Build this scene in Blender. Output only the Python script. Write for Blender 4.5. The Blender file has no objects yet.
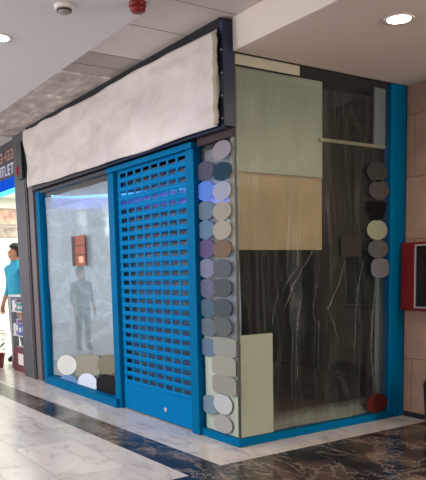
import bpy, bmesh, math, random
from mathutils import Vector, Matrix
random.seed(4)
S = 0.9                                   # layout units -> metres
C = bpy.context.scene.collection
V = Vector

# ------------------------------------------------------------------ helpers
def lin(c):
    r = []
    for v in c:
        v /= 255.0
        r.append(v / 12.92 if v <= .04045 else ((v + .055) / 1.055) ** 2.4)
    return (*r, 1.0)

def link(o, parent=None):
    C.objects.link(o)
    if parent is not None:
        o.parent = parent
    return o

def tag(o, label=None, cat=None, group=None, kind=None):
    if label: o['label'] = label
    if cat: o['category'] = cat
    if group: o['group'] = group
    if kind: o['kind'] = kind
    return o

def thing(name, loc, label, cat, group=None):
    o = bpy.data.objects.new(name, None)
    o.empty_display_size = .1
    o.location = V(loc) * S
    link(o)
    return tag(o, label, cat, group)

def wloc(o):
    v = V((0, 0, 0))
    while o is not None:
        v = v + o.location
        o = o.parent
    return v

def obj(name, bm, mats, parent=None, bevel=0, smooth=False, label=None):
    """bm is in layout units, world placed; becomes one mesh object."""
    if not isinstance(mats, (list, tuple)): mats = [mats]
    for v in bm.verts: v.co *= S
    if parent is not None:
        off = wloc(parent)
        loc = V((0, 0, 0))
    else:
        xs = [v.co for v in bm.verts]
        off = V(((min(p.x for p in xs) + max(p.x for p in xs)) / 2,
                 (min(p.y for p in xs) + max(p.y for p in xs)) / 2,
                 min(p.z for p in xs)))
        loc = off
    for v in bm.verts: v.co -= off
    bmesh.ops.recalc_face_normals(bm, faces=bm.faces)
    me = bpy.data.meshes.new(name)
    bm.to_mesh(me); bm.free()
    for m in mats: me.materials.append(m)
    if smooth:
        for p in me.polygons: p.use_smooth = True
    o = bpy.data.objects.new(name, me)
    o.location = loc
    link(o, parent)
    if bevel:
        b = o.modifiers.new('bevel', 'BEVEL'); b.width = bevel; b.segments = 2
        b.limit_method = 'ANGLE'; b.angle_limit = math.radians(50)
    if label: o['label'] = label
    return o

def box(bm, x0, x1, y0, y1, z0, z1, mi=0):
    vs = [bm.verts.new(p) for p in ((x0,y0,z0),(x1,y0,z0),(x1,y1,z0),(x0,y1,z0),(x0,y0,z1),(x1,y0,z1),(x1,y1,z1),(x0,y1,z1))]
    for f in ((3,2,1,0),(4,5,6,7),(0,1,5,4),(1,2,6,5),(2,3,7,6),(3,0,4,7)):
        bm.faces.new([vs[i] for i in f]).material_index = mi
    return vs

def B(*boxes):
    bm = bmesh.new()
    for b in boxes: box(bm, *b)
    return bm

def lathe(bm, cx, cy, prof, n=28, mi=0, rx=1.0, ry=1.0):
    """prof: list of (r, z) bottom -> top"""
    rings = []
    for r, z in prof:
        if r < 1e-6:
            rings.append([bm.verts.new((cx, cy, z))])
        else:
            rings.append([bm.verts.new((cx + rx*r*math.cos(2*math.pi*k/n), cy + ry*r*math.sin(2*math.pi*k/n), z)) for k in range(n)])
    for a, b in zip(rings, rings[1:]):
        for k in range(n):
            q = [a[k % len(a)], a[(k+1) % len(a)], b[(k+1) % len(b)], b[k % len(b)]]
            u = []
            for w in q:
                if w not in u: u.append(w)
            if len(u) >= 3: bm.faces.new(u).material_index = mi
    for r in (rings[0], rings[-1]):
        if len(r) > 2: bm.faces.new(r).material_index = mi
    return bm

def prism(bm, pts, axis, a, b, mi=0):
    """extrude outline pts (2-D) between a and b along axis 'x' | 'y' | 'z'"""
    def P(u, w, t):
        return {'x': (t, u, w), 'y': (u, t, w), 'z': (u, w, t)}[axis]
    A = [bm.verts.new(P(u, w, a)) for u, w in pts]
    D = [bm.verts.new(P(u, w, b)) for u, w in pts]
    n = len(pts)
    bm.faces.new(A).material_index = mi; bm.faces.new(D[::-1]).material_index = mi
    for k in range(n):
        bm.faces.new((A[k], D[k], D[(k+1) % n], A[(k+1) % n])).material_index = mi
    return bm

def sheet(fn, nu, nv, mi=0):
    """grid surface, fn(u, v) -> point"""
    bm = bmesh.new()
    g = [[bm.verts.new(fn(i/nu, j/nv)) for i in range(nu+1)] for j in range(nv+1)]
    for j in range(nv):
        for i in range(nu):
            bm.faces.new((g[j][i], g[j][i+1], g[j+1][i+1], g[j+1][i])).material_index = mi
    return bm

# ------------------------------------------------------------------ materials
def nodes(name):
    m = bpy.data.materials.new(name); m.use_nodes = True
    nt = m.node_tree; nt.nodes.clear()
    out = nt.nodes.new('ShaderNodeOutputMaterial')
    return m, nt, out

def N(nt, typ, **kw):
    n = nt.nodes.new(typ)
    for k, v in kw.items():
        if k in n.inputs: n.inputs[k].default_value = v
        else: setattr(n, k, v)
    return n

def pbsdf(nt, out, rough=.5, metal=0, spec=.5):
    b = nt.nodes.new('ShaderNodeBsdfPrincipled')
    b.inputs['Roughness'].default_value = rough; b.inputs['Metallic'].default_value = metal
    b.inputs['Specular IOR Level'].default_value = spec
    nt.links.new(b.outputs[0], out.inputs['Surface'])
    return b

def ramp(nt, src, stops):
    r = nt.nodes.new('ShaderNodeValToRGB')
    e = r.color_ramp.elements
    while len(e) < len(stops): e.new(.5)
    for k, (p, c) in enumerate(stops):
        e[k].position = p; e[k].color = c if len(c) == 4 else (*c, 1)
    nt.links.new(src, r.inputs[0])
    return r

def coords(nt, scale=(1, 1, 1), rot=(0, 0, 0)):
    g = nt.nodes.new('ShaderNodeTexCoord')
    mp = nt.nodes.new('ShaderNodeMapping')
    mp.inputs['Scale'].default_value = scale; mp.inputs['Rotation'].default_value = rot
    nt.links.new(g.outputs['Object'], mp.inputs[0])
    return mp.outputs[0]

def plain(name, c, rough=.5, metal=0, var=.12, scale=6, spec=.5, bump=0):
    """one colour with a faint mottling"""
    m, nt, out = nodes(name)
    b = pbsdf(nt, out, rough, metal, spec)
    n = N(nt, 'ShaderNodeTexNoise', Scale=scale, Detail=4.0)
    nt.links.new(coords(nt), n.inputs['Vector'])
    L = lin(c)
    r = ramp(nt, n.outputs[0], [(.3, tuple(v*(1-var) for v in L[:3])), (.7, tuple(min(1, v*(1+var)) for v in L[:3]))])
    nt.links.new(r.outputs[0], b.inputs['Base Color'])
    if bump:
        bp = N(nt, 'ShaderNodeBump', Strength=bump, Distance=.01)
        nt.links.new(n.outputs[0], bp.inputs['Height']); nt.links.new(bp.outputs[0], b.inputs['Normal'])
    return m

def glow(name, c, strength):
    m, nt, out = nodes(name)
    e = N(nt, 'ShaderNodeEmission', Color=lin(c), Strength=strength)
    nt.links.new(e.outputs[0], out.inputs['Surface'])
    return m

def white_marble():
    m, nt, out = nodes('white_marble')
    b = pbsdf(nt, out, .2, 0, .45)
    co = coords(nt)
    br = N(nt, 'ShaderNodeTexBrick', Scale=1.0)
    br.offset = .5; br.squash = 1
    br.inputs['Color1'].default_value = (.70, .65, .61, 1); br.inputs['Color2'].default_value = (.58, .54, .51, 1)
    br.inputs['Mortar'].default_value = (.44, .41, .39, 1)
    br.inputs['Mortar Size'].default_value = .004; br.inputs['Brick Width'].default_value = 1.0; br.inputs['Row Height'].default_value = .5
    nt.links.new(co, br.inputs['Vector'])
    n = N(nt, 'ShaderNodeTexNoise', Scale=2.2, Detail=7.0, Roughness=.62, Distortion=1.4)
    nt.links.new(coords(nt, (1, 2.2, 1), (0, 0, .5)), n.inputs['Vector'])
    r = ramp(nt, n.outputs[0], [(.28, (.55, .52, .5)), (.46, (.9, .86, .83)), (.7, (1, .98, .96))])
    mx = N(nt, 'ShaderNodeMix', data_type='RGBA', blend_type='MULTIPLY'); mx.inputs[0].default_value = 1
    nt.links.new(br.outputs[0], mx.inputs[6]); nt.links.new(r.outputs[0], mx.inputs[7])
    nt.links.new(mx.outputs[2], b.inputs['Base Color'])
    return m

def dark_marble():
    m, nt, out = nodes('dark_marble')
    b = pbsdf(nt, out, .2, 0, .35)
    n1 = N(nt, 'ShaderNodeTexNoise', Scale=1.15, Detail=9.0, Roughness=.6, Distortion=.5)
    nt.links.new(coords(nt, (1, 1.7, 1), (0, 0, -.4)), n1.inputs['Vector'])
    base = ramp(nt, n1.outputs[0], [(.34, (.010, .009, .009)), (.5, (.024, .019, .018)), (.57, (.10, .07, .052)), (.68, (.26, .19, .14))])
    n2 = N(nt, 'ShaderNodeTexNoise', Scale=1.5, Detail=8.0, Roughness=.66, Distortion=.5)
    nt.links.new(coords(nt, (1, 1.4, 1), (0, 0, .8)), n2.inputs['Vector'])
    v = ramp(nt, n2.outputs[0], [(.487, (0, 0, 0)), (.5, (.8, .8, .8)), (.513, (0, 0, 0))])
    mx = N(nt, 'ShaderNodeMix', data_type='RGBA')
    nt.links.new(v.outputs[0], mx.inputs[0]); nt.links.new(base.outputs[0], mx.inputs[6])
    mx.inputs[7].default_value = (.30, .24, .20, 1)
    nt.links.new(mx.outputs[2], b.inputs['Base Color'])
    return m

def rough_panel():
    m, nt, out = nodes('rough_grey_panel')
    b = pbsdf(nt, out, .9)
    n = N(nt, 'ShaderNodeTexNoise', Scale=5.0, Detail=6.0, Roughness=.6)
    nt.links.new(coords(nt, (.8, 1.6, 1), (0, 0, .3)), n.inputs['Vector'])
    r = ramp(nt, n.outputs[0], [(.3, lin((150, 140, 136))), (.5, lin((186, 175, 170))), (.6, lin((206, 194, 184))), (.68, lin((235, 228, 218)))])
    nt.links.new(r.outputs[0], b.inputs['Base Color'])
    return m

def glass():
    m, nt, out = nodes('shop_glass')
    t = N(nt, 'ShaderNodeBsdfTransparent', Color=(.93, .96, .95, 1))
    g = N(nt, 'ShaderNodeBsdfGlossy', Roughness=.02)
    lw = N(nt, 'ShaderNodeLayerWeight')                       # Schlick reflectance, the same on both faces of the pane
    pw = N(nt, 'ShaderNodeMath', operation='POWER'); pw.inputs[1].default_value = 5
    nt.links.new(lw.outputs['Facing'], pw.inputs[0])
    f = N(nt, 'ShaderNodeMath', operation='MULTIPLY_ADD'); f.inputs[1].default_value = .95; f.inputs[2].default_value = .042
    nt.links.new(pw.outputs[0], f.inputs[0])
    mx = nt.nodes.new('ShaderNodeMixShader')
    nt.links.new(f.outputs[0], mx.inputs[0]); nt.links.new(t.outputs[0], mx.inputs[1]); nt.links.new(g.outputs[0], mx.inputs[2])
    nt.links.new(mx.outputs[0], out.inputs['Surface'])
    return m

def film(name, col, base, streak, sc, rough=.25, rot=(0, 0, 0), gather=.0):
    """clear protective polythene: part see-through, milkier along its creases"""
    m, nt, out = nodes(name)
    co = coords(nt, sc, rot)
    n = N(nt, 'ShaderNodeTexNoise', Scale=1.0, Detail=5.0, Roughness=.6, Distortion=1.2)
    nt.links.new(co, n.inputs['Vector'])
    ridge = ramp(nt, n.outputs[0], [(.40, (0, 0, 0)), (.5, (.25, .25, .25)), (.535, (1, 1, 1)), (.56, (.2, .2, .2)), (.75, (.45, .45, .45))])
    mul = N(nt, 'ShaderNodeMath', operation='MULTIPLY_ADD'); mul.inputs[1].default_value = streak; mul.inputs[2].default_value = base
    nt.links.new(ridge.outputs[0], mul.inputs[0])
    fac = mul.outputs[0]
    if gather:
        tc = nt.nodes.new('ShaderNodeTexCoord'); sp = nt.nodes.new('ShaderNodeSeparateXYZ')
        nt.links.new(tc.outputs['Object'], sp.inputs[0])
        mr = N(nt, 'ShaderNodeMapRange'); mr.inputs[1].default_value = .05; mr.inputs[2].default_value = .16
        mr.inputs[3].default_value = gather; mr.inputs[4].default_value = 0
        nt.links.new(sp.outputs[2], mr.inputs[0])
        ad = N(nt, 'ShaderNodeMath', operation='ADD'); ad.use_clamp = True
        nt.links.new(fac, ad.inputs[0]); nt.links.new(mr.outputs[0], ad.inputs[1])
        fac = ad.outputs[0]
    t = N(nt, 'ShaderNodeBsdfTransparent', Color=(.96, .97, .97, 1))
    d = N(nt, 'ShaderNodeBsdfDiffuse', Color=lin(col))
    tl = N(nt, 'ShaderNodeBsdfTranslucent', Color=lin(col))
    g = N(nt, 'ShaderNodeBsdfGlossy', Roughness=rough, Color=(.8, .8, .8, 1))
    bp = N(nt, 'ShaderNodeBump', Strength=.5, Distance=.02)
    nt.links.new(n.outputs[0], bp.inputs['Height'])
    for s in (d, tl, g): nt.links.new(bp.outputs[0], s.inputs['Normal'])
    m1 = N(nt, 'ShaderNodeMixShader'); m1.inputs[0].default_value = .3
    nt.links.new(d.outputs[0], m1.inputs[1]); nt.links.new(tl.outputs[0], m1.inputs[2])
    m2 = N(nt, 'ShaderNodeMixShader'); m2.inputs[0].default_value = .12
    nt.links.new(m1.outputs[0], m2.inputs[1]); nt.links.new(g.outputs[0], m2.inputs[2])
    m3 = nt.nodes.new('ShaderNodeMixShader')
    nt.links.new(fac, m3.inputs[0]); nt.links.new(t.outputs[0], m3.inputs[1]); nt.links.new(m2.outputs[0], m3.inputs[2])
    nt.links.new(m3.outputs[0], out.inputs['Surface'])
    return m

def cloth():
    m, nt, out = nodes('white_cover_cloth')
    b = pbsdf(nt, out, .85, 0, .2)
    n = N(nt, 'ShaderNodeTexNoise', Scale=2.0, Detail=6.0, Roughness=.6, Distortion=.8)
    nt.links.new(coords(nt, (1.0, 1, 2.0)), n.inputs['Vector'])
    r = ramp(nt, n.outputs[0], [(.3, lin((190, 180, 175))), (.6, lin((210, 201, 196)))])
    nt.links.new(r.outputs[0], b.inputs['Base Color'])
    n2 = N(nt, 'ShaderNodeTexNoise', Scale=9.0, Detail=3.0, Distortion=1.0)
    nt.links.new(coords(nt, (1.4, 1, .5)), n2.inputs['Vector'])
    bp = N(nt, 'ShaderNodeBump', Strength=.3, Distance=.03)
    nt.links.new(n2.outputs[0], bp.inputs['Height']); nt.links.new(bp.outputs[0], b.inputs['Normal'])
    return m

M = dict(
    white_marble=white_marble(), dark_marble=dark_marble(), rough=rough_panel(), glass=glass(), cloth=cloth(),
    ceiling=plain('ceiling_paint', (214, 208, 206), .8, var=.02, scale=.7),
    soffit=plain('soffit_paint', (222, 210, 200), .8, var=.02, scale=.7),
    tile=plain('ceiling_tile', (214, 205, 199), .8, var=.05, scale=2),
    tile_dark=plain('ceiling_tile_dark', (172, 162, 156), .8, var=.05, scale=2),
    void=plain('dark_void', (24, 22, 26), .9),
    blue=plain('blue_paint', (0, 100, 146), .5, var=.05, spec=.02),
    blue_shutter=plain('blue_shutter_paint', (0, 112, 168), .5, var=.06, scale=3, spec=.02),
    navy=plain('navy_metal', (10, 30, 66), .45),
    header=plain('dark_header', (50, 46, 52), .6),
    maroon=plain('dark_maroon', (58, 36, 38), .7),
    grey_post=plain('grey_post', (62, 58, 61), .5, var=.08),
    grey_post2=plain('grey_post_brown', (98, 86, 86), .5, var=.08),
    beige=plain('beige_tile', (172, 138, 114), .45, var=.1, scale=3),
    mall_wall=plain('mall_wall', (112, 104, 92), .7, var=.05, scale=1),
    room=plain('shop_room', (60, 57, 48), .9, var=.1),
    room_floor=plain('shop_room_floor', (120, 92, 78), .7, var=.15),
    green_board=plain('green_plasterboard', (172, 172, 158), .9, var=.05, scale=3),
    tan_board=plain('tan_board', (190, 162, 132), .85, var=.1, scale=4),
    pale_board=plain('pale_board', (204, 202, 184), .9, var=.04, scale=3),
    paper=plain('cream_paper', (222, 208, 192), .9, var=.05),
    strip=plain('pale_strip', (122, 130, 136), .8, var=.05),
    tape=plain('masking_tape', (160, 148, 128), .8, var=.1, scale=20),
    alu=plain('aluminium', (190, 182, 160), .35, .6),
    seal=plain('glass_seal', (62, 60, 50), .5),
    white_plastic=plain('white_plastic', (225, 218, 210), .45, var=.03),
    sensor=plain('sensor_grey', (150, 140, 130), .5),
    dark_plastic=plain('dark_plastic', (32, 30, 32), .5),
    red=plain('red_enamel', (124, 16, 12), .4, var=.08),
    red_dark=plain('dark_red_box', (96, 26, 32), .5, var=.1),
    chrome=plain('pale_metal', (205, 200, 195), .3, .5),
    cab_glass=plain('cabinet_dark_window', (34, 28, 28), .08),
    rust=plain('rust_cutout', (150, 78, 52), .6, var=.12, scale=9),
    rust_dark=plain('dark_cutout', (72, 44, 36), .6, var=.1),
    cutout_bright=plain('bright_cutout', (228, 180, 140), .6, var=.1),
    neigh_wall=plain('neighbour_wall', (236, 240, 226), .7, var=.02),
    skin=plain('skin', (196, 140, 112), .6, var=.03),
    hair=plain('dark_hair', (44, 34, 30), .7, var=.15, scale=30),
    shirt=plain('turquoise_shirt', (46, 158, 188), .8, var=.1, scale=14),
    trousers=plain('dark_trousers', (106, 112, 124), .8),
    coat=plain('grey_coat', (158, 165, 176), .8),
    leaf=plain('dark_leaf', (36, 54, 36), .6, var=.3, scale=20),
)
M['film_left'] = film('bluish_polythene', (206, 216, 228), .66, .3, (1.1, 1, 2.4), .22)
M['film_narrow'] = film('lilac_polythene', (204, 200, 212), .55, .25, (3, 1, 1.6), .2)
M['film_right'] = film('clear_polythene', (200, 198, 184), .022, .15, (2, 5.0, .55), .2, (0.12, 0, 0), .6)
def beige_tiles():
    m, nt, out = nodes('beige_wall_tiles')
    b = pbsdf(nt, out, .45)
    mp = nt.nodes.new('ShaderNodeTexCoord'); sp = nt.nodes.new('ShaderNodeSeparateXYZ'); cb = nt.nodes.new('ShaderNodeCombineXYZ')
    nt.links.new(mp.outputs['Object'], sp.inputs[0]); nt.links.new(sp.outputs[0], cb.inputs[0]); nt.links.new(sp.outputs[2], cb.inputs[1])
    br = N(nt, 'ShaderNodeTexBrick', Scale=1.0); br.offset = .5
    br.inputs['Color1'].default_value = lin((186, 150, 126)); br.inputs['Color2'].default_value = lin((168, 134, 110)); br.inputs['Mortar'].default_value = lin((120, 96, 80))
    br.inputs['Mortar Size'].default_value = .004; br.inputs['Brick Width'].default_value = .9; br.inputs['Row Height'].default_value = .55
    nt.links.new(cb.outputs[0], br.inputs['Vector'])
    n = N(nt, 'ShaderNodeTexNoise', Scale=5.0, Detail=6.0)
    nt.links.new(coords(nt), n.inputs['Vector'])
    rr = ramp(nt, n.outputs[0], [(.3, (.78, .76, .74)), (.65, (1, 1, 1))])
    mx = N(nt, 'ShaderNodeMix', data_type='RGBA', blend_type='MULTIPLY'); mx.inputs[0].default_value = 1
    nt.links.new(br.outputs[0], mx.inputs[6]); nt.links.new(rr.outputs[0], mx.inputs[7]); nt.links.new(mx.outputs[2], b.inputs['Base Color'])
    return m
M['beige'] = beige_tiles()
M['crease'] = film('polythene_crease', (226, 226, 222), .14, .34, (9, 9, 9), .2)
M['film_slots'] = film('slots_polythene', (66, 96, 128), .75, .2, (2, 1, 4), .45)  # sheet added behind the shutter, tinted to lift its black slots
M['blue_led'] = glow('blue_led', (90, 180, 255), 3.2)
M['violet_glow'] = glow('violet_glow', (92, 110, 245), 1.15)
M['lamp_warm'] = glow('warm_lamp', (255, 238, 214), 22)
M['lamp_cool'] = glow('cool_lamp', (238, 244, 255), 22)
M['neigh_led'] = glow('cyan_led', (24, 84, 210), .75)
M['cyan_edge'] = glow('cyan_edge', (90, 215, 255), 1.5)
M['letter_white'] = plain('white_letters', (205, 205, 220), .4)
M['letter_brown'] = plain('brown_letters', (168, 128, 112), .4)
M['red_led'] = glow('red_indicator', (200, 40, 50), .35)
_vin = {}
def vinyl(c):
    if c not in _vin: _vin[c] = plain('vinyl_%d_%d_%d' % c, c, .6, var=.03, spec=.12)
    return _vin[c]

SOF, CEI, TIL = 3.34, 3.55, 3.60

# ------------------------------------------------------------------ setting
bm = bmesh.new()
def quad(pts, mi):
    bm.faces.new([bm.verts.new((x, y, 0)) for x, y in pts]).material_index = mi
quad([(-16, -9), (.42, -9), (.42, -.785), (-16, -1.17)], 0)                 # corridor marble
quad([(-16, -1.17), (.42, -.785), (.34, -.435), (-16, -.90)], 1)            # dark inlay band along the shopfront
quad([(-16, -.90), (.34, -.435), (.34, 0), (-16, 0)], 0)
quad([(.42, -9), (8, -9), (8, -.785), (.42, -.785)], 1)
quad([(.42, -.785), (8, -.785), (8, 8), (.34, 8), (.34, -.435)], 1)         # dark marble field on the right
quad([(-16, 0), (.34, 0), (.34, 8), (-16, 8)], 0)
for v in list(bm.verts): v.co.z = 0
bmesh.ops.remove_doubles(bm, verts=bm.verts, dist=1e-4)
low = [f for f in bm.faces]
ex = bmesh.ops.extrude_face_region(bm, geom=low)
for e in ex['geom']:
    if isinstance(e, bmesh.types.BMVert): e.co.z = -.1
tag(obj('floor', bm, [M['white_marble'], M['dark_marble']]), kind='structure')

tag(obj('ceiling', B((-16, 8, -4.2, -.735, CEI, CEI+.25), (-16, -5.6, -.735, 8, TIL, TIL+.25)), M['ceiling']), kind='structure')
bm = bmesh.new()                                                             # strip of ceiling tiles above the shopfront
edges = [-5.6, -2.02, -1.74, -1.36, -.55, .07, .7, 1.3, 1.9, 2.6, 3.2, 3.8, 4.4, 5, 5.6, 6.2, 6.8, 7.4, 8]
for k, (a, b) in enumerate(zip(edges, edges[1:])):
    mi = 1 if k == 0 else (2 if k in (1, 2) else 0)
    box(bm, a + .008, b - .008, -.74, .2, TIL, TIL + .04, mi)
box(bm, -5.6, 8, -.74, .2, TIL + .041, TIL + .2, 3)
tag(obj('ceiling_tiles', bm, [M['tile'], M['rough'], M['tile_dark'], M['void']]), kind='structure')
tag(obj('ceiling_bulkhead', B((.0, 8, 0, 8, SOF, TIL + .25)), M['soffit'], bevel=.004), kind='structure')
tag(obj('wall_right', B((.0, 1.2, 2.14, 2.6, 0, SOF)), M['beige']), kind='structure')
tag(obj('wall_added_far', B((1.2, 8, 8, 8.2, 0, TIL)), M['mall_wall']), kind='structure')  # unseen wall, added to close off bright sky in the side pane's reflection
tag(obj('wall_added_front', B((8, 8.2, -9, 8, 0, TIL)), M['mall_wall']), kind='structure')  # unseen wall, added to block sky light and darken the side pane's reflection
tag(obj('baseboard_right', B((.02, 1.19, 2.12, 2.14, 0, .05)), M['dark_plastic']), kind='structure')
tag(obj('wall_back', B((-4.95, 0, 3.6, 3.75, 0, TIL)), M['room']), kind='structure')
tag(obj('wall_left', B((-4.95, -4.82, .03, 3.6, 0, TIL)), M['room']), kind='structure')
tag(obj('wall_inner', B((-.1, 0, 2.14, 3.6, 0, SOF)), M['room']), kind='structure')
tag(obj('ceiling_shop', B((-4.82, -.001, .05, 3.6, SOF, SOF+.1)), M['room']), kind='structure')
tag(obj('floor_shop', B((-4.82, -.1, .06, 3.6, .0, .03)), M['room_floor']), kind='structure')
# neighbour's room
tag(obj('wall_neighbour', B((-10.2, -10.0, 0, 4, 0, 3.2), (-10.2, -4.96, 4, 4.2, 0, 3.2)), M['neigh_wall']), kind='structure')
tag(obj('ceiling_neighbour', B((-10.2, -4.96, .08, 4.2, 3.2, 3.3)), M['neigh_wall']), kind='structure')

# ------------------------------------------------------------------ shopfront
GY = .02                      # glass plane of the front, GX of the side
def oval(cx, cz, rx, rz, n=40, p=2.0, slope=0):
    pts = []
    for k in range(n):
        t = 2*math.pi*k/n
        c, s = math.cos(t), math.sin(t)
        pts.append((cx + rx*math.copysign(abs(c)**(2/p), c), cz + rz*math.copysign(abs(s)**(2/p), s) + slope*rx*math.copysign(abs(c)**(2/p), c)))
    return pts

def dot(parent, face, cx, cz, rx, rz, col, label, p=2.0, pts=None, dz=0):
    bm = bmesh.new()
    pts = pts or oval(cx, cz, rx, rz, p=p)
    if face == 'y': prism(bm, pts, 'y', GY - .0035 - dz, GY - .0005 - dz)
    else: prism(bm, pts, 'x', -GY + .0005 + dz, -GY + .0035 + dz)
    return obj('vinyl_dot', bm, vinyl(col), parent, label=label)

# left window
w1 = thing('shop_window', (-3.6, 0, 0), 'wide left shop window in a blue frame, behind cloudy plastic, six oval decals at its foot', 'window')
obj('frame_post', B((-4.80, -4.66, -.03, .06, 0, 2.72)), M['blue'], w1, .006)
obj('head_strip', B((-4.66, -2.42, -.02, .06, 2.68, 2.72)), M['header'], w1, .004)
obj('plinth', B((-4.66, -2.31, -.075, -.031, 0, .10), (-4.66, -2.42, -.031, .07, 0, .10)), M['blue'], w1)
obj('glass_pane', B((-4.66, -2.42, GY, GY + .010, .10, 2.68)), M['glass'], w1)
for cx, cz, rx, rz, c, l, p, dz in ((-4.02, .317, .354, .138, (214, 214, 204), 'cream oval decal', 2, .004),
                                 (-3.33, .385, .40, .135, (146, 142, 128), 'grey lozenge decal', 6, 0),
                                 (-2.72, .452, .285, .128, (122, 117, 98), 'olive oval decal', 2, .002),
                                 (-4.00, .085, .33, .105, (112, 142, 180), 'steel blue half oval decal', 2, 0),
                                 (-3.34, .145, .315, .135, (214, 222, 232), 'white oval decal', 2, .004),
                                 (-2.77, .207, .285, .130, (14, 11, 12), 'black oval decal', 2, .004)):
    pp_ = [(a, max(b, .103)) for a, b in oval(cx, cz, rx, rz, p=p, slope=.11)]
    dot(w1, 'y', cx, cz, rx, rz, c, l, pts=pp_, dz=dz)

def creases(bm, face, lines):
    for ln in lines:
        w = ln[-1]*.5; P = []
        for (a, b), (c, d) in zip(ln[:-1], ln[1:-1]):
            for t in (0, .25, .5, .75): P.append((a + (c-a)*t, b + (d-b)*t))
        P.append(ln[-2])
        prev = None
        for k, (a, b) in enumerate(P):
            a2, b2 = P[min(k+1, len(P)-1)]; a1, b1 = P[max(k-1, 0)]
            nx, nz = -(b2-b1), a2-a1; L = math.hypot(nx, nz) or 1
            ww = w*(.15 + .85*math.sin(math.pi*(k+.3)/(len(P))))
            j = .006*math.sin(2.1*k)
            q = [(a + nx/L*ww + j, b + nz/L*ww), (a + j, b), (a - nx/L*ww + j, b - nz/L*ww)]
            dd = (.046, .040, .046)
            cur = [bm.verts.new((u, e, z) if face == 'y' else (-e, u, z)) for (u, z), e in zip(q, dd)]
            if prev:
                for m_ in (0, 1): bm.faces.new((prev[m_], prev[m_+1], cur[m_+1], cur[m_])).material_index = 1
            prev = cur
    return bm
def drape(x0, x1, z0, z1, y, amp, f1, f2):
    def fn(u, v):
        x = x0 + (x1-x0)*u; z = z0 + (z1-z0)*v
        return (x, y + amp*(math.sin(f1*x + 1.3*math.sin(2.1*z)) + .6*math.sin(f2*z + 2*x)), z)
    return fn
bmf = sheet(drape(-4.65, -2.43, .11, 2.62, .07, .012, 7, 5), 60, 50)
creases(bmf, 'y', (
 ((-4.594, 2.285), (-4.095, 2.316), (-3.475, 2.343), (-2.951, 2.359), (-2.663, 2.413), 0.014),
 ((-3.903, 2.145), (-3.369, 2.149), (-2.978, 2.099), 0.010),
 ((-3.047, 2.284), (-2.913, 2.166), (-2.791, 1.946), (-2.760, 1.686), 0.016),
 ((-2.953, 2.050), (-2.888, 1.832), (-2.941, 1.593), 0.012),
 ((-4.056, 2.062), (-4.100, 1.716), 0.008),
 ((-4.317, 1.197), (-4.529, 0.765), (-4.489, 0.481), 0.008),
 ((-3.169, 2.269), (-2.996, 2.208), (-2.851, 2.209), 0.010),))
tag(obj('plastic_sheet', bmf, [M['film_left'], M['crease']], smooth=True), 'cloudy bluish plastic sheet hung behind the wide left window', 'plastic sheet')
# rust notice on the pane: flat panel painted as a warm-lit opening
nt_ = thing('cutout', (-3.39, .012, 1.655), 'small rust brown notice high on the clouded left window, its lit view painted on', 'cutout')
obj('backing', B((-3.64, -3.22, .012, GY-.001, 1.655, 2.03)), M['rust'], nt_)
obj('dark_strip', B((-3.64, -3.53, .010, .012, 1.655, 2.03)), M['rust_dark'], nt_, label='dark strip')
obj('bright_spot', B((-3.42, -3.28, .010, .012, 1.69, 1.77)), M['cutout_bright'], nt_, label='painted bright spot')  # spot of light painted on as a pale patch
obj('dark_line', B((-3.53, -3.225, .010, .012, 1.90, 1.912), (-3.53, -3.225, .010, .012, 1.785, 1.797)), M['rust_dark'], nt_, label='dark lines')

# roller shutter
sh = thing('roller_shutter', (-1.45, .02, 0), 'blue perforated roller shutter pulled down over the doorway', 'shutter')
bm = bmesh.new()
x0, x1, rows, pz = -2.24, -.735, 24, .0972
zc0 = .372
pitch, slot_w, slot_h = .176, .136, .046
cols = [(-.815 - .059 - k*pitch) for k in range(8)]
edge = [x1]
for c in cols: edge += [c + slot_w/2, c - slot_w/2]
for r in range(rows + 1):
    zc = zc0 + (r - .5)*pz
    h = (pz - slot_h)/2
    prism(bm, [(.012, zc - h), (.018, zc - h), (.018, zc + h), (.012, zc + h), (.006, zc + h*.5), (.006, zc - h*.5)], 'x', x0, x1)
for r in range(rows):
    zc = zc0 + r*pz
    for a, b in zip(edge[0::2], edge[1::2] + [x0]):
        box(bm, min(a, b), max(a, b), .012, .018, zc - slot_h/2, zc + slot_h/2)
obj('curtain', bm, M['blue_shutter'], sh)
obj('bottom_bar', B((x0, x1, .004, .032, .012, zc0 - pz/2 - .02)), M['blue_shutter'], sh, .004)
lk = B((-1.305, -1.265, -.008, .004, .115, .155)); obj('lock', lk, M['chrome'], sh, .003, label='small pale lock')
obj('guide_rail', B((-2.42, -2.27, -.03, .06, .0, 2.66)), M['blue'], sh, .006)
obj('guide_rail', B((-.735, -.60, -.03, .06, .0, 2.66)), M['blue'], sh, .006)
obj('head_box', B((-2.42, -.60, -.05, .08, 2.66, 2.715)), M['blue'], sh, .006)

tag(obj('plastic_sheet', sheet(drape(-2.40, -.62, .06, 2.62, .09, .010, 8, 5), 50, 50), M['film_slots'], smooth=True), 'added bluish plastic sheet toning the slots behind the perforated roller shutter', 'plastic sheet')
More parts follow.
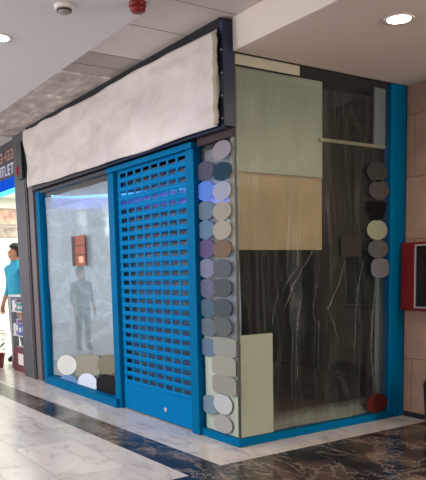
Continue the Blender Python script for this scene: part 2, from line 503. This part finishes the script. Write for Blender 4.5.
# narrow window between shutter and corner
w2 = thing('shop_window', (-.29, 0, 0), 'narrow glass pane between blue shutter and shop corner, covered in stacked dots', 'window')
obj('glass_pane', B((-.60, -.004, GY, GY + .010, .07, 2.76)), M['glass'], w2)
obj('plinth', B((-.60, -.001, -.001, .08, 0, .07)), M['blue'], w2, .003)
obj('head_strip', B((-.575, -.02, .0, GY - .001, 2.67, 2.78)), M['maroon'], w2)  # dark strip painted in for the unlit void above the sheet
D2 = [(-.21,2.585,.14,.079,(160,150,160),'mauve'),(-.49,2.445,.15,.083,(85,85,105),'slate'),(-.215,2.405,.141,.08,(20,60,80),'dark teal'),
 (-.49,2.271,.15,.084,(95,140,230),'bright blue'),(-.219,2.24,.142,.08,(168,170,190),'pale lilac'),(-.49,2.094,.15,.084,(105,125,145),'steel'),
 (-.223,2.069,.142,.081,(168,160,145),'beige'),(-.49,1.924,.15,.085,(100,130,155),'grey blue'),(-.228,1.906,.143,.082,(172,165,148),'cream'),
 (-.49,1.753,.15,.085,(100,85,130),'purple'),(-.232,1.742,.144,.082,(125,105,85),'brown'),(-.49,1.576,.15,.086,(130,135,160),'lavender'),
 (-.236,1.572,.144,.083,(95,98,105),'grey'),(-.49,1.397,.15,.087,(105,110,135),'dusk blue'),(-.24,1.4,.145,.084,(85,90,95),'charcoal'),
 (-.49,1.213,.15,.087,(85,110,125),'blue grey'),(-.245,1.223,.146,.084,(80,90,95),'dark grey'),(-.49,1.037,.15,.088,(105,120,130),'pewter'),
 (-.249,1.053,.146,.085,(100,105,105),'stone grey'),(-.49,.85,.15,.089,(105,125,150),'denim blue'),(-.22,.872,.18,.086,(160,160,150),'pale stone'),
 (-.24,.70,.19,.087,(168,168,152),'pale beige'),(-.24,.525,.19,.087,(160,160,145),'putty'),(-.49,.309,.15,.091,(125,150,165),'pale blue'),
 (-.267,.35,.149,.095,(206,206,206),'white'),(-.272,.164,.15,.085,(178,174,170),'pale grey')]
for cx, cz, rx, rz, c, l in D2:
    sq = l in ('pale stone', 'pale beige', 'putty')
    pp_ = [(max(a, -.598), b) for a, b in oval(cx, cz, rx, rz, p=5 if sq else 2)]
    c = tuple(int(v*.88) for v in c)
    dot(w2, 'y', cx, cz, rx, rz, c, l + (' lozenge decal' if sq else ' oval decal'), pts=pp_, dz=0 if cx < -.4 else .003)
tag(obj('plastic_sheet', sheet(drape(-.57, -.05, .08, 2.63, .075, .008, 14, 6), 24, 50), M['film_narrow'], smooth=True),
    'lilac tinted plastic sheet hung behind the narrow dotted pane', 'plastic sheet')

# side window
w3 = thing('shop_window', (-.02, 1.05, 0), 'large dark side window right of the shop corner with a blue end post', 'window')
obj('glass_pane', B((-GY - .010, -GY, .034, 1.93, .07, SOF - .002)), M['glass'], w3)
obj('plinth', B((-.09, -.001, .0805, 1.919, 0, .07)), M['blue'], w3, .003)
obj('frame_post', B((-.10, .0, 1.92, 2.13, 0, SOF - .002)), M['blue'], w3, .006)
obj('post_rib', B((.0, .012, 2.00, 2.03, .0, SOF - .002)), M['blue'], w3, .003)
obj('corner_seal', B((-.034, -.016, .016, .034, .07, SOF - .002)), M['seal'], w3)
obj('transom_bar', B((-.104, -.078, 1.05, 1.92, 2.725, 2.757)), M['alu'], w3, .003, label='pale metal transom bar')
bell = [(1.585, 2.195), (1.895, 2.195), (1.865, 2.165), (1.86, 2.10), (1.82, 2.035), (1.74, 2.008), (1.66, 2.035), (1.62, 2.10), (1.615, 2.165)]
for cx, cz, rx, rz, c, l, p, pts in ((1.734,2.481,.143,.095,(66,66,63),'faint grey oval decal',2,None),(1.765,2.31,.144,.096,(82,79,79),'grey oval decal',2,None),
    (0,0,0,0,(9,7,7),'black bell shaped decal',2,bell),(1.741,1.921,.144,.098,(160,166,142),'pale green oval decal',2,None),
    (1.757,1.735,.145,.092,(96,96,96),'mid grey oval decal',2,None),(1.382,1.753,.136,.092,(64,60,54),'dark square decal',9,None),
    (1.788,1.546,.13,.095,(120,120,128),'lilac grey oval decal',3,None),(1.762,.17,.149,.10,(112,46,36),'brick red oval decal',2,None)):
    c = tuple(int(v*.84) for v in c)
    dot(w3, 'x', cx, cz, rx, rz, c, l, p, pts)
def drapeR(y0, y1, z0, z1, x):
    def fn(u, v):
        y = y0 + (y1-y0)*u; z = z0 + (z1-z0)*v
        return (x + .014*(math.sin(6*y + 1.6*math.sin(1.3*z)) + .5*math.sin(15*y + z)) - .02*max(0, .25-z)*math.sin(30*y), y, z)
    return fn
bmf = creases(sheet(drapeR(.04, 1.90, .075, 3.2, -.075), 80, 60), 'x', (
 ((0.982, 1.791), (0.832, 1.616), (0.673, 1.409), (0.563, 1.185), 0.012),
 ((0.795, 1.616), (0.638, 1.491), (0.542, 1.349), 0.008),
 ((0.495, 1.351), (0.422, 1.120), (0.455, 0.964), 0.008),
 ((1.319, 1.611), (1.240, 1.392), (1.096, 1.159), 0.010),
 ((1.083, 1.207), (1.187, 1.009), (1.241, 0.830), 0.010),
 ((0.955, 1.401), (0.904, 1.149), (0.979, 0.975), 0.006),
 ((0.756, 1.268), (0.705, 0.993), (0.714, 0.522), 0.008),
 ((1.565, 1.609), (1.484, 1.238), (1.459, 0.744), 0.008),
 ((1.737, 1.328), (1.699, 0.826), (1.734, 0.257), 0.020),
 ((0.980, 1.070), (0.978, 0.591), 0.006),
 ((0.657, 0.996), (0.639, 0.342), 0.006),
 ((0.093, 2.483), (0.175, 2.338), (0.216, 2.197), 0.014),
 ((0.331, 2.585), (0.263, 2.428), 0.008),
 ((0.131, 2.816), (0.182, 2.697), 0.008),
 ((0.584, 3.117), (0.492, 2.937), 0.008),))
tag(obj('plastic_sheet', bmf, [M['film_right'], M['crease']], smooth=True),
    'creased clear plastic sheet hung behind the dark side window', 'plastic sheet')

# boards seen through the side window
def board(loc, bx, mat, label):
    return tag(obj('board', B(bx), mat, bevel=.003), label, 'board')
board(0, (-.135, -.115, .05, 1.10, 2.40, 3.27), M['green_board'], 'large grey green board across the top of the side window')
board(0, (-.165, -.145, .05, 1.12, 1.73, 2.42), M['tan_board'], 'tan board below the grey green board in the side window')
board(0, (-.052, -.040, .06, .42, .071, .985), M['pale_board'], 'short pale board standing on the floor just right of the shop corner')
board(0, (-.58, -.06, .038, .050, .071, .95), M['pale_board'], 'short pale board standing behind the narrow dotted pane')
board(0, (-.16, -.14, 1.86, 2.12, .031, 1.62), M['strip'], 'tall narrow pale strip standing by the blue end post')
board(0, (-.10, -.08, 1.76, 1.915, 2.758, 3.3), M['strip'], 'narrow grey strip above the transom beside the blue end post')
tag(obj('paper_strip', B((-GY - .016, -GY - .011, .04, .75, 3.255, SOF - .003)), M['paper']), 'cream paper strip along the top edge of the side window', 'paper strip')

# made-up blue light line inside, added for a blue glow across the front
ld = thing('light_stripe', (-2.3, .16, 2.5), 'added thin blue light tube glowing inside across the shopfront', 'light')
bm = bmesh.new()
pts = [(-4.64, 2.645), (-3.9, 2.56), (-2.15, 2.42), (-1.2, 2.38), (-.2, 2.28)]
for (a, za), (b, zb) in zip(pts, pts[1:]):
    prism(bm, [(a, za-.018), (b, zb-.018), (b, zb+.018), (a, za+.018)], 'y', .15, .17)
obj('stripe', bm, M['blue_led'], ld)
bm = bmesh.new()
for (a, za), (b, zb) in zip(pts, pts[1:]):
    prism(bm, [(a, za-.15), (b, zb-.15), (b, zb-.018), (a, za-.018)], 'y', .152, .168)
obj('halo', bm, M['violet_glow'], ld, label='violet blue diffuser')  # soft glow below the blue line, imitated by an emissive band
for a, za in pts[1:4]: obj('hanging_wire', B((a-.003, a+.003, .157, .163, za+.015, SOF)), M['dark_plastic'], ld)

# ------------------------------------------------------------------ fascia and its cover
fa = thing('fascia_box', (-2.4, 0, 2.78), 'long sign box above the shutter, hidden by a white cover, navy end showing', 'sign box')
obj('box', B((-4.78, -.046, -.09, .06, 2.79, 3.50)), M['header'], fa)
obj('end_panel', B((-.045, .0, -.10, .015, 2.74, 3.575)), M['navy'], fa, .004, label='navy end panel')
for z in (2.80, 2.98, 3.16, 3.34):
    bm = bmesh.new(); lathe(bm, -.02, -.1, [(0, z-.006), (.009, z-.006), (.009, z+.006), (0, z+.006)], 8)
    obj('screw', bm, M['chrome'], fa)
obj('underside', B((-4.78, -2.43, -.085, -.045, 2.73, 2.79)), M['header'], fa)
obj('underside', B((-2.42, -.05, -.085, -.045, 2.73, 2.79)), M['navy'], fa, label='blue underside, shade painted in')  # blue beam painted navy, its shade put into the colour
def cov(u, v):
    xl = -4.80 - .03*v
    x = xl + (-.052 - xl)*u
    top = 3.512 + .036*(1-u) + .006*math.sin(11*u) + .003*math.sin(47*u)
    bot = 2.742 + .03*(1-u) - .012*math.sin(math.pi*u) + .003*math.sin(23*u)
    z = bot + (top-bot)*v
    fold = .009*math.sin(30*u + 2*v + 2*math.sin(5*u))*v**3 + .014*math.sin(13*u - 6*v) * math.sin(math.pi*v) + .010*math.sin(6*u+9*v+2*math.sin(9*u))
    sag = .010*math.exp(-((v - (.85 - .5*abs(u-.75)))/.08)**2)
    return (x, -.130 - 1.3*fold - sag, z)
cv = thing('fabric_cover', (-2.4, -.12, 2.74), 'creased white cloth cover stretched over the sign box above the shutter', 'cover')
co = obj('cloth', sheet(cov, 150, 36), M['cloth'], cv, smooth=True)
so = co.modifiers.new('thick', 'SOLIDIFY'); so.thickness = .004; so.offset = 1
def tp(u, v):
    z = 2.752 + .725*v
    return (-.085 + .07*u + .006*math.sin(23*v), -.148 - .006*math.sin(math.pi*u) - .003*math.sin(40*v), z)
ct = obj('tape_edge', sheet(tp, 6, 40), M['tape'], cv, smooth=True, label='tan taped edge')
so = ct.modifiers.new('thick', 'SOLIDIFY'); so.thickness = .003

# dark strip painted in for the shaded gap above the cover
tag(obj('gap_shade', B((-4.86, -.046, -.098, .06, 3.52, TIL)), M['void']), kind='structure')

# ------------------------------------------------------------------ ceiling fittings
def downlight(x, y, z, mat, label, power, colr, r=.085):
    t = thing('ceiling_light', (x, y, z - .02), label, 'light', None)
    bm = bmesh.new(); lathe(bm, x, y, [(r*1.02, z-.004), (r*1.25, z-.012), (r*1.3, z-.002), (r*1.02, z)], 32)
    obj('ring', bm, M['white_plastic'], t, smooth=True)
    bm = bmesh.new(); lathe(bm, x, y, [(0, z-.010), (r*.7, z-.009), (r, z-.004), (r, z-.001)], 32)
    obj('lamp', bm, mat, t, smooth=True)
    l = bpy.data.lights.new('lamp_light', 'SPOT'); l.energy = power; l.color = colr
    l.spot_size = math.radians(165); l.spot_blend = .6; l.shadow_soft_size = .08
    lo = bpy.data.objects.new('lamp_light', l); lo.location = V((0, 0, -.02)); link(lo, t)
    return t
downlight(1.193, .631, SOF, M['lamp_warm'], 'lit round downlight in the low ceiling at upper right', 20, (1, .84, .66))
downlight(-1.26, -1.53, CEI, M['lamp_cool'], 'glaring round downlight in the high ceiling at the left edge', 34, (.95, .97, 1))
for x, y in ((-4.4, -2.2), (-8.5, -2.2), (.6, -4.0), (-1.2, -4.6)):
    l = bpy.data.lights.new('corridor_lamp', 'SPOT'); l.energy = 60; l.color = (1, .96, .94)
    l.spot_size = math.radians(165); l.spot_blend = .6; l.shadow_soft_size = .15
    lo = bpy.data.objects.new('corridor_lamp', l); lo.location = V((x, y, CEI - .03))*S; link(lo)
# unseen fill lights, added to brighten the ceiling and soffit
for x, y, z, e, c in ((-3.0, -6.0, 2.9, 180, (1, .97, .95)), (1.5, -5.6, 2.9, 80, (1, .96, .93)), (-11, -5.5, 2.9, 160, (1, .98, .97)), (5.8, 2.2, 2.5, 90, (1, .84, .72)), (2.3, 6.4, 2.6, 60, (1, .82, .68))):
    l = bpy.data.lights.new('fill_point', 'POINT'); l.energy = e; l.color = c; l.shadow_soft_size = .25
    lo = bpy.data.objects.new('fill_point', l); lo.location = V((x, y, z))*S; link(lo)

sd = thing('smoke_detector', (-.32, -1.32, CEI - .06), 'small white smoke detector on the high ceiling', 'smoke detector')
bm = bmesh.new(); lathe(bm, -.32, -1.32, [(.066, CEI-.03), (.072, CEI-.025), (.074, CEI-.005), (.07, CEI)], 28); obj('base', bm, M['white_plastic'], sd, smooth=True)
bm = bmesh.new(); lathe(bm, -.32, -1.32, [(0, CEI-.062), (.036, CEI-.060), (.05, CEI-.045), (.056, CEI-.03)], 28); obj('sensor_head', bm, M['sensor'], sd, smooth=True)
bm = bmesh.new(); lathe(bm, -.32, -1.32, [(.05, CEI-.047), (.0565, CEI-.047), (.0575, CEI-.037), (.05, CEI-.037)], 28); obj('vent_slot', bm, M['dark_plastic'], sd)
al = thing('fire_alarm', (.0, -.87, CEI - .06), 'red fire alarm sounder on the ceiling edge at the top', 'alarm')
bm = bmesh.new(); lathe(bm, .0, -.87, [(.064, CEI-.03), (.066, CEI-.012), (.062, CEI+.004)], 28); obj('base', bm, M['red'], al, smooth=True)
bm = bmesh.new(); lathe(bm, .0, -.87, [(0, CEI-.075), (.04, CEI-.073), (.058, CEI-.06), (.064, CEI-.03)], 28); obj('sounder', bm, M['red'], al, smooth=True)

# ------------------------------------------------------------------ right: hose cabinet, bin
hc = thing('fire_hose_cabinet', (.42, 2.06, 1.11), 'red fire hose cabinet on the beige wall beside the blue end post', 'cabinet')
obj('body', B((.015, .75, 2.06, 2.14, 1.115, 1.795)), M['red'], hc, .006)
bm = bmesh.new()
for a in ((.20, .215, 1.14, 1.77), (.70, .715, 1.14, 1.77), (.215, .70, 1.14, 1.155), (.215, .70, 1.755, 1.77)): box(bm, a[0], a[1], 2.045, 2.06, a[2], a[3])
n = 22
for k in range(n):
    z = 1.165 + k*.027
    lathe(bm, .196, 2.053, [(0, z-.007), (.009, z-.004), (.009, z+.004), (0, z+.007)], 8)
obj('door_frame', bm, M['chrome'], hc, label='white beaded door frame')
obj('door_glass', B((.215, .70, 2.05, 2.058, 1.155, 1.755)), M['cab_glass'], hc, label='dark glass')
wb = thing('waste_bin', (.64, 1.93, 0), 'dark waste bin cut off by the right edge, against the beige wall', 'bin')
bm = bmesh.new(); lathe(bm, .64, 1.93, [(.12, .03), (.15, .06), (.17, .40), (.165, .42), (.155, .41), (.14, .08), (0, .07)], 32); obj('bucket', bm, M['dark_plastic'], wb, smooth=True)
bm = bmesh.new(); lathe(bm, .64, 1.93, [(.125, 0), (.135, .0), (.135, .03), (.12, .03)], 32); obj('foot_ring', bm, M['white_plastic'], wb, label='pale foot ring')
bm = bmesh.new(); lathe(bm, .64, 1.93, [(.172, .41), (.176, .42), (.15, .49), (.06, .53), (0, .535)], 32); obj('lid', bm, M['dark_plastic'], wb, smooth=True)

# ------------------------------------------------------------------ left: posts and neighbour shop
p1 = thing('post', (-5.33, .0, 0), 'outer grey post between the neighbour shop and ours, dark box on top', 'post')
obj('shaft', B((-5.56, -5.04, -.07, .07, 0, TIL)), M['grey_post'], p1, .006)
obj('edge_strip', B((-5.12, -5.09, -.08, -.07, 0, 2.90)), M['grey_post2'], p1, .003)
hd = obj('signal_box', B((-5.26, -5.04, -.12, -.07, 2.93, 3.45)), M['dark_plastic'], p1, .006, label='dark box')
obj('indicator', B((-5.26, -5.20, -.126, -.12, 3.0, 3.12)), M['red_led'], hd, label='red indicator')
p2 = thing('post', (-4.92, .0, 0), 'inner brownish grey post against the blue window frame', 'post')
obj('shaft', B((-5.03, -4.84, -.05, .03, 0, 2.80)), M['grey_post2'], p2, .006)
obj('groove', B((-5.04, -5.031, -.0, .03, 0, 2.8)), M['void'], p2, label='dark groove')

ns = thing('shop_sign', (-6.8, -.02, 2.84), 'dark neighbour shop sign with white letters at the left edge', 'sign')
obj('panel', B((-9.0, -5.58, .0, .06, 3.05, TIL)), M['header'], ns)
def text(s, size, x_right, z, y, mat, name, parent):
    cu = bpy.data.curves.new(name, 'FONT'); cu.body = s; cu.size = size; cu.extrude = .012; cu.align_x = 'RIGHT'
    tmp = bpy.data.objects.new('tmp_text', cu); C.objects.link(tmp)
    dg = bpy.context.evaluated_depsgraph_get(); dg.update()
    me = bpy.data.meshes.new_from_object(tmp.evaluated_get(dg))
    bm = bmesh.new(); bm.from_mesh(me)
    bpy.data.objects.remove(tmp); bpy.data.meshes.remove(me)
    for v in bm.verts:
        p = v.co.copy(); v.co = V((x_right + p.x*1.25, y - p.z, z + p.y))
    return obj(name, bm, mat, parent)
text('OUTLET', .235, -5.70, 3.10, -.012, M['letter_white'], 'lettering', ns)
bm = bmesh.new()
xx = -5.72
while xx > -8.6:                                  # worn, illegible brown line of raised strokes
    w = random.uniform(.10, .16)
    box(bm, xx-.03, xx, -.02, .0, 3.32, 3.47); 
    if random.random() < .7: box(bm, xx-w, xx-.03, -.02, .0, 3.44, 3.47)
    if random.random() < .7: box(bm, xx-w, xx-.03, -.02, .0, 3.32, 3.35)
    xx -= w + .05
box(bm, -8.6, -5.72, -.012, .0, 3.385, 3.40)
obj('faded_line', bm, M['letter_brown'], ns, label='faded brown line of lettering')
obj('light_band', B((-9.0, -5.58, -.03, .07, 2.88, 3.05)), M['neigh_led'], ns, label='glowing blue band')
obj('light_edge', B((-9.0, -5.58, -.03, .07, 2.84, 2.88)), M['cyan_edge'], ns, label='cyan lower edge of the light band')

# unseen fill light, added to brighten soffit and side window from the right
l = bpy.data.lights.new('side_fill', 'AREA'); l.energy = 165; l.shape = 'RECTANGLE'; l.size = 4; l.size_y = 2; l.color = (1, .84, .72)
lo = bpy.data.objects.new('side_fill', l); lo.location = V((7.9, 3, 1.3))*S; lo.rotation_euler = (0, math.radians(90), 0); link(lo)
l = bpy.data.lights.new('neighbour_lamp', 'AREA'); l.energy = 120; l.shape = 'RECTANGLE'; l.size = 3.2; l.size_y = 2.4; l.color = (1, .99, .94)
lo = bpy.data.objects.new('neighbour_lamp', l); lo.location = V((-7.7, 1.9, 3.15))*S; link(lo)

for k, (y0, y1, z0, z1, cc, lab) in enumerate(((.98, 1.36, 2.62, 2.98, (196, 150, 130), 'upper peach picture on the neighbour shop wall'),
                                              (.98, 1.36, 2.36, 2.60, (150, 140, 128), 'lower grey brown picture on the neighbour shop wall'))):
    t = thing('picture', (-9.98, (y0+y1)/2, z0), lab, 'picture')
    obj('frame', B((-10.0, -9.975, y0, y1, z0, z1)), plain('picture_frame_%d' % k, (150, 138, 126), .5), t)
    obj('print', B((-9.975, -9.97, y0+.03, y1-.03, z0+.03, z1-.03)), plain('picture_print_%d' % k, cc, .5, var=.5, scale=9), t)

# person builder: one skinned body, clothing colours by region
def person(x, y, heading, H, mats, name_label, hair_mat, lean=0):
    """mats: 0 skin, 1 top, 2 trousers, 3 shoes"""
    k = H / 1.75
    J = {  # name: (x, y, z, r, mat)   facing -y
        'pelvis': (0, 0, .95, .145, 2), 'waist': (0, 0, 1.08, .128, 1), 'chest': (0, -.01, 1.30, .155, 1), 'upper': (0, 0, 1.42, .125, 1),
        'neck': (0, 0, 1.50, .058, 0), 'chin': (0, -.02, 1.57, .075, 0), 'head': (0, -.01, 1.65, .098, 0), 'crown': (0, .0, 1.71, .078, 0), 'nose': (0, -.105, 1.625, .016, 0)}
    E = [('pelvis', 'waist'), ('waist', 'chest'), ('chest', 'upper'), ('upper', 'neck'), ('neck', 'chin'), ('chin', 'head'), ('head', 'crown'), ('head', 'nose')]
    for s, n in ((-1, 'l'), (1, 'r')):
        J.update({n+'sh': (s*.185, 0, 1.42, .066, 1), n+'el': (s*.25, .02, 1.13, .05, 1), n+'wr': (s*.24, -.09, .92, .03, 0), n+'pm': (s*.235, -.12, .85, .036, 0),
                  n+'hip': (s*.095, 0, .88, .10, 2), n+'kn': (s*.11, -.015, .50, .066, 2), n+'an': (s*.12, .02, .09, .045, 2), n+'toe': (s*.14, -.14, .045, .042, 3), n+'heel': (s*.12, .05, .05, .045, 3)})
        E += [('upper', n+'sh'), (n+'sh', n+'el'), (n+'el', n+'wr'), (n+'wr', n+'pm'), ('pelvis', n+'hip'), (n+'hip', n+'kn'), (n+'kn', n+'an'), (n+'an', n+'toe'), (n+'an', n+'heel')]
        for q in range(4):
            J[n+'f%d' % q] = (s*.235, -.15 + .022*q, .785 - .006*(q in (1, 2)), .0095, 0); J[n+'g%d' % q] = (s*.225, -.155 + .022*q, .745 - .008*(q in (1, 2)), .008, 0)
            E += [(n+'pm', n+'f%d' % q), (n+'f%d' % q, n+'g%d' % q)]
        J[n+'t'] = (s*.205, -.165, .83, .011, 0); E.append((n+'pm', n+'t'))
    names = list(J)
    me = bpy.data.meshes.new('body_src')
    me.from_pydata([tuple(c*k for c in J[n][:3]) for n in names], [(names.index(a), names.index(b)) for a, b in E], [])
    src = bpy.data.objects.new('body_src', me); C.objects.link(src)
    src.modifiers.new('skin', 'SKIN')
    if not me.skin_vertices:
        me.update()
    for i, n in enumerate(names):
        sv = me.skin_vertices[0].data[i]; r = J[n][3]*k
        wide = 1.18 if n in ('pelvis', 'waist', 'chest', 'upper') else 1
        sv.radius = (r*wide, r/wide if wide > 1 else r); sv.use_root = (n == 'pelvis')
    ss = src.modifiers.new('sub', 'SUBSURF'); ss.levels = 2
    dg = bpy.context.evaluated_depsgraph_get(); dg.update()
    out = bpy.data.meshes.new_from_object(src.evaluated_get(dg))
    bpy.data.objects.remove(src)
    bm = bmesh.new(); bm.from_mesh(out); bpy.data.meshes.remove(out)
    pts = [(V(J[n][:3])*k, J[n][4], J[n][3]*k) for n in names]
    for f in bm.faces:
        c = f.calc_center_median()
        f.material_index = min(pts, key=lambda p: (c - p[0]).length - p[2])[1]
        f.smooth = True
    t = thing('person', (x, y, 0), name_label, 'person')
    R = Matrix.Rotation(heading, 3, 'Z')
    def place(b):
        for v in b.verts: v.co = (R @ v.co + t.location) / S
        return b
    obj('body', place(bm), mats, t, smooth=True)
    hb = bmesh.new(); bmesh.ops.create_uvsphere(hb, u_segments=20, v_segments=14, radius=.112*k)
    for v in hb.verts:
        v.co.z *= 1.08
        if v.co.y < -.03*k and v.co.z < .05*k: v.co.y = -.03*k; v.co *= .95
        v.co += V((0, .016*k, 1.675*k))
    obj('hair', place(hb), hair_mat, t, smooth=True)
    for s in (-1, 1):
        eb = bmesh.new()
        e = bmesh.ops.create_uvsphere(eb, u_segments=8, v_segments=6, radius=.012*k)
        for v in e['verts']: v.co += V((s*.035*k, -.096*k, 1.65*k))
        obj('eye', place(eb), M['dark_plastic'], t)
    mb = bmesh.new(); box(mb, -.025*k, .025*k, -.1*k, -.085*k, 1.578*k, 1.588*k); obj('mouth', place(mb), M['red_dark'], t)
    return t
person(-7.06, .36, math.radians(14), 1.86, [M['skin'], M['shirt'], M['trousers'], M['dark_plastic']],
       'person with short dark hair in a turquoise shirt standing in the neighbour shop', M['hair'])
person(-7.9, -1.87, math.radians(80), 1.50, [M['skin'], M['coat'], M['trousers'], M['dark_plastic']],
       'person in grey coat standing in the corridor, mirrored faintly in the left window', M['hair'])

# display case with goods
dc = thing('display_case', (-6.0, .3, 0), 'low open display case of small goods beside the outer grey post', 'display case')
obj('case_base', B((-6.60, -5.58, .06, .5, 0, .12)), M['red_dark'], dc, .006)
for z in (.55, .95): obj('shelf', B((-6.58, -5.60, .09, .5, z, z+.015)), M['white_plastic'], dc)
obj('case_top', B((-6.60, -5.58, .06, .5, 1.20, 1.23)), M['chrome'], dc, .004)
for xx in (-6.60, -5.60): obj('upright', B((xx, xx+.02, .068, .088, .12, 1.20)), M['chrome'], dc)
goods = [('goods_box', (188, 60, 66), 'red'), ('goods_box', (70, 120, 190), 'blue'), ('goods_box', (90, 170, 120), 'green'), ('goods_box', (226, 222, 226), 'white'), ('goods_box', (150, 130, 170), 'lilac'), ('goods_box', (60, 54, 64), 'black')]
lv = {.965: 'top level', .565: 'middle shelf', .12: 'case floor'}
for z in (.12, .565, .965):
    order = goods[:]; random.shuffle(order)
    x = -6.55
    for nm, c, cn in order:
        w = random.uniform(.10, .13); h = random.uniform(.16, .30) if z < .9 else random.uniform(.12, .2); d = random.uniform(.1, .18)
        t = thing(nm, (x + w/2, .18, z), '%s goods box on the %s of the open display case' % (cn, lv[z]), 'box')
        obj('carton', B((x, x+w, .10, .10+d, z+.001, z+h)), vinyl(c), t, .004)
        obj('lid_flap', B((x+.003, x+w-.003, .103, .097+d, z+h, z+h+.008)), vinyl((214, 208, 204)), t)
        obj('front_panel', B((x+w*.2, x+w*.8, .096, .10, z+h*.3, z+h*.65)), vinyl((232, 228, 222)), t, label='pale front panel')
        x += w + random.uniform(.015, .03)
pb = thing('poster_board', (-5.96, .015, 0), 'dark red board with a white card, against the foot of the display case', 'board')
obj('panel', B((-6.30, -5.62, .0, .03, .0, .40)), M['red_dark'], pb, .003)
obj('price_card', B((-6.05, -5.80, -.006, -.0, .12, .30)), M['white_plastic'], pb, label='white card')
# red pot with dark plant by the entrance
pp = thing('potted_plant', (-6.78, -.14, 0), 'dark leaved plant in a red pot at the neighbour shop entrance', 'plant')
bm = bmesh.new(); lathe(bm, -6.78, -.14, [(0, 0), (.10, 0), (.135, .22), (.145, .24), (.125, .24), (.12, .20), (0, .19)], 28); obj('pot', bm, M['red'], pp, smooth=True)
bm = bmesh.new()
for k in range(46):
    a = random.uniform(0, 6.28); r = random.uniform(.02, .17); z = random.uniform(.24, .62)
    c = V((-6.78 + r*math.cos(a), -.14 + r*math.sin(a)*.7, z)); d = V((math.cos(a), math.sin(a), random.uniform(-.3, .8))).normalized()
    s = d.cross(V((0, 0, 1))).normalized()*.028; L = .13
    q = [c, c + d*L*.5 + s, c + d*L, c + d*L*.5 - s]
    top = [bm.verts.new(p) for p in q]; n_ = d.cross(s).normalized()*.003
    lo_ = [bm.verts.new(p - n_) for p in q]
    bm.faces.new(top); bm.faces.new(lo_[::-1])
    for i in range(4): bm.faces.new((top[i], lo_[i], lo_[(i+1) % 4], top[(i+1) % 4]))
obj('leaves', bm, M['leaf'], pp)
bm = bmesh.new()
for k in range(5): lathe(bm, -6.78 + .02*math.cos(k), -.14 + .02*math.sin(2*k), [(.006, .19), (.005, .4), (0, .5)], 8)
obj('stem', bm, M['leaf'], pp)

# ------------------------------------------------------------------ world, camera, view
w = bpy.data.worlds.new('World'); bpy.context.scene.world = w; w.use_nodes = True
bg = w.node_tree.nodes['Background']
bg.inputs[0].default_value = (.82, .86, 1.0, 1); bg.inputs[1].default_value = 1.0

cx, cy, cz, yaw, pit, roll, f, py = 4.6944, -3.395, 1.55, .589, -.1205, -.0212, 673.82, 352.74
F = V((-math.cos(yaw)*math.cos(pit), math.sin(yaw)*math.cos(pit), math.sin(pit)))
R0 = F.cross(V((0, 0, 1))).normalized(); U0 = R0.cross(F)
R = R0*math.cos(roll) + U0*math.sin(roll); U = -R0*math.sin(roll) + U0*math.cos(roll)
cam = bpy.data.cameras.new('Camera'); cam.sensor_fit = 'VERTICAL'; cam.sensor_height = 24
cam.lens = f/480*24
cam.shift_x = 0; cam.shift_y = (py - 240)/480
cam.clip_start = .05
camo = bpy.data.objects.new('Camera', cam)
camo.matrix_world = Matrix(((R.x, U.x, -F.x, cx*S), (R.y, U.y, -F.y, cy*S), (R.z, U.z, -F.z, cz*S), (0, 0, 0, 1)))
link(camo)
sc = bpy.context.scene
sc.camera = camo
sc.view_settings.view_transform = 'Standard'; sc.view_settings.look = 'None'
sc.view_settings.exposure = .5; sc.view_settings.gamma = 1
sc.cycles.transparent_max_bounces = 24
